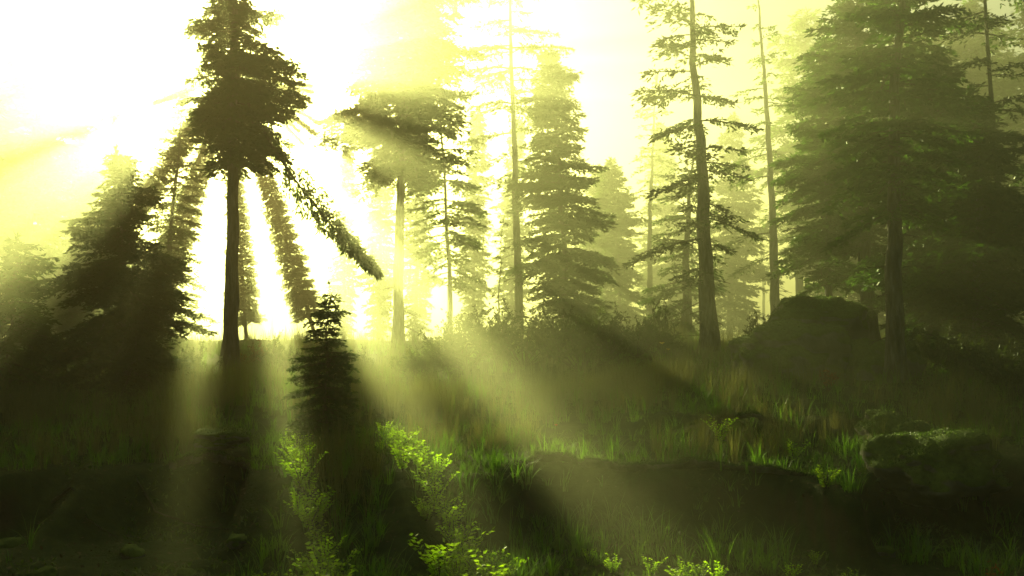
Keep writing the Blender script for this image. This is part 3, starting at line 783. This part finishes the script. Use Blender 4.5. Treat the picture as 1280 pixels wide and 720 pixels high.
# stones and roots on the bare earth
SM = [boulder_mesh('stone_rock', 40 + k, .13, .1, .07, M['stone'], .35, 3) for k in range(3)]
for k, (px, D, sz, tx) in enumerate([(60, 8.3, 1.0, 'on the bare earth near the bottom left corner'), (118, 7.9, .6, 'pebble sized, right of the bottom left corner stone'), (170, 9.0, 1.2, 'flat, in the middle of the bare left slope'),
        (235, 8.5, .8, 'lying under the beam left of the slim trunk'), (300, 9.2, 1.1, 'just left of the left sunlit strip'), (20, 9.4, 1.3, 'half sunk in the left bank at the frame edge'),
        (700, 9.6, 1.0, 'under the left end of the long rim log'), (930, 9.4, 1.3, 'in the dark hollow below the rim log, middle'), (1100, 9.3, 1.1, 'in the dark hollow left of the grey topped boulder'), (1010, 8.3, .7, 'beside the arched bare branch')]):
    o = bpy.data.objects.new('stone', SM[k % 3]); link(o); o.location = on_ground(px, D) + Vector((0, 0, .01)); o.scale = (sz, sz, sz); o.rotation_euler = (0, 0, k * 1.3)
    tag(o, 'small stone ' + tx, 'stone', 'small stones on the bare earth')
for k, (pts, tx) in enumerate([([(70, 10.4), (95, 10.0), (115, 9.7), (150, 9.5)], 'from the left bank towards the bare slope'), ([(175, 10.6), (200, 10.2), (250, 10.1), (290, 9.9)], 'along the left bank below the slim trunk'),
        ([(665, 10.4), (660, 10.0), (652, 9.7), (655, 9.2)], 'hanging from the left end of the long rim log'), ([(330, 10.8), (350, 10.3), (345, 9.9)], 'short, beside the left sunlit strip')]):
    log_thing('exposed_root', 'thin bare root ' + tx, [gp(a, b, .03 + .03 * (q_ % 2)) for q_, (a, b) in enumerate(pts)], .022, 60 + k, 'root', 'roots exposed in the banks', False, 'log')

def flower(name, px, D, h, mat, label, r=.035):
    b = on_ground(px, D); root = empty(name, b); tag(root, label, 'flower')
    st = MB(); s = np.linspace(0, 1, 5)
    tube(st, np.stack([.02 * s ** 2, 0 * s, h * s], -1), .003 + 0 * s, 5, 0, cap=False); st.build('stem', M['grass'], root)
    pt = MB(); a = np.linspace(0, 6.28, 7)[:-1]
    d = nrm(np.stack([np.cos(a), np.sin(a), .7 + 0 * a], -1)); base = np.tile([.02, 0, h], (6, 1))
    diamonds(pt, base, d, nrm(np.cross(d, [0, 0, 1.0])), r, r * .6, 0, .6)
    pt.build('petals', mat, root)
flower('red_flower', 693, 12.3, .32, M['red'], 'single red flower in the grass left of the long rim log')
flower('yellow_flower', 826, 19.5, .55, M['yellow'], 'yellow flower head in the grass left of the stout trunk', .09)
flower('yellow_flower', 834, 19.3, .45, M['yellow'], 'lower yellow flower, right neighbour of the yellow flower head', .07)

def russet(px, D, s, label):
    p = shrub_parts(int(px), .22, .5, 260, .05, 'russet', 7)
    place2('russet_plant', p, on_ground(px, D), 0, s, label, 'plant', 'russet leaved plants')
russet(1236, 7.9, .6, 'russet leaved plant at the bottom right corner')
russet(322, 19.5, 1.5, 'russet leaved plant right of the slim tall trunk')
russet(1035, 15.5, .9, 'russet leaved plant in front of the big boulder')

# ------------------------------------------------------------------ haze
m, nt_, out = newmat('haze air')
pv = N(nt_, 'ShaderNodeVolumePrincipled')
pv.inputs['Color'].default_value = (*HAZE_COL, 1); pv.inputs['Density'].default_value = HAZE_DENSITY
pv.inputs['Anisotropy'].default_value = HAZE_G
nt_.links.new(pv.outputs[0], out.inputs['Volume'])
hx, y0, y1, z0, z1 = 160, -60, 220, -6, 17.7
mb = MB()
mb.add([(-hx, y0, z0), (hx, y0, z0), (hx, y1, z0), (-hx, y1, z0), (-hx, y0, z1), (hx, y0, z1), (hx, y1, z1), (-hx, y1, z1)],
       [(0, 3, 2, 1), (4, 5, 6, 7), (0, 1, 5, 4), (1, 2, 6, 5), (2, 3, 7, 6), (3, 0, 4, 7)])
tag(mb.build('haze', m), 'golden morning haze filling the forest', 'haze', kind='stuff')
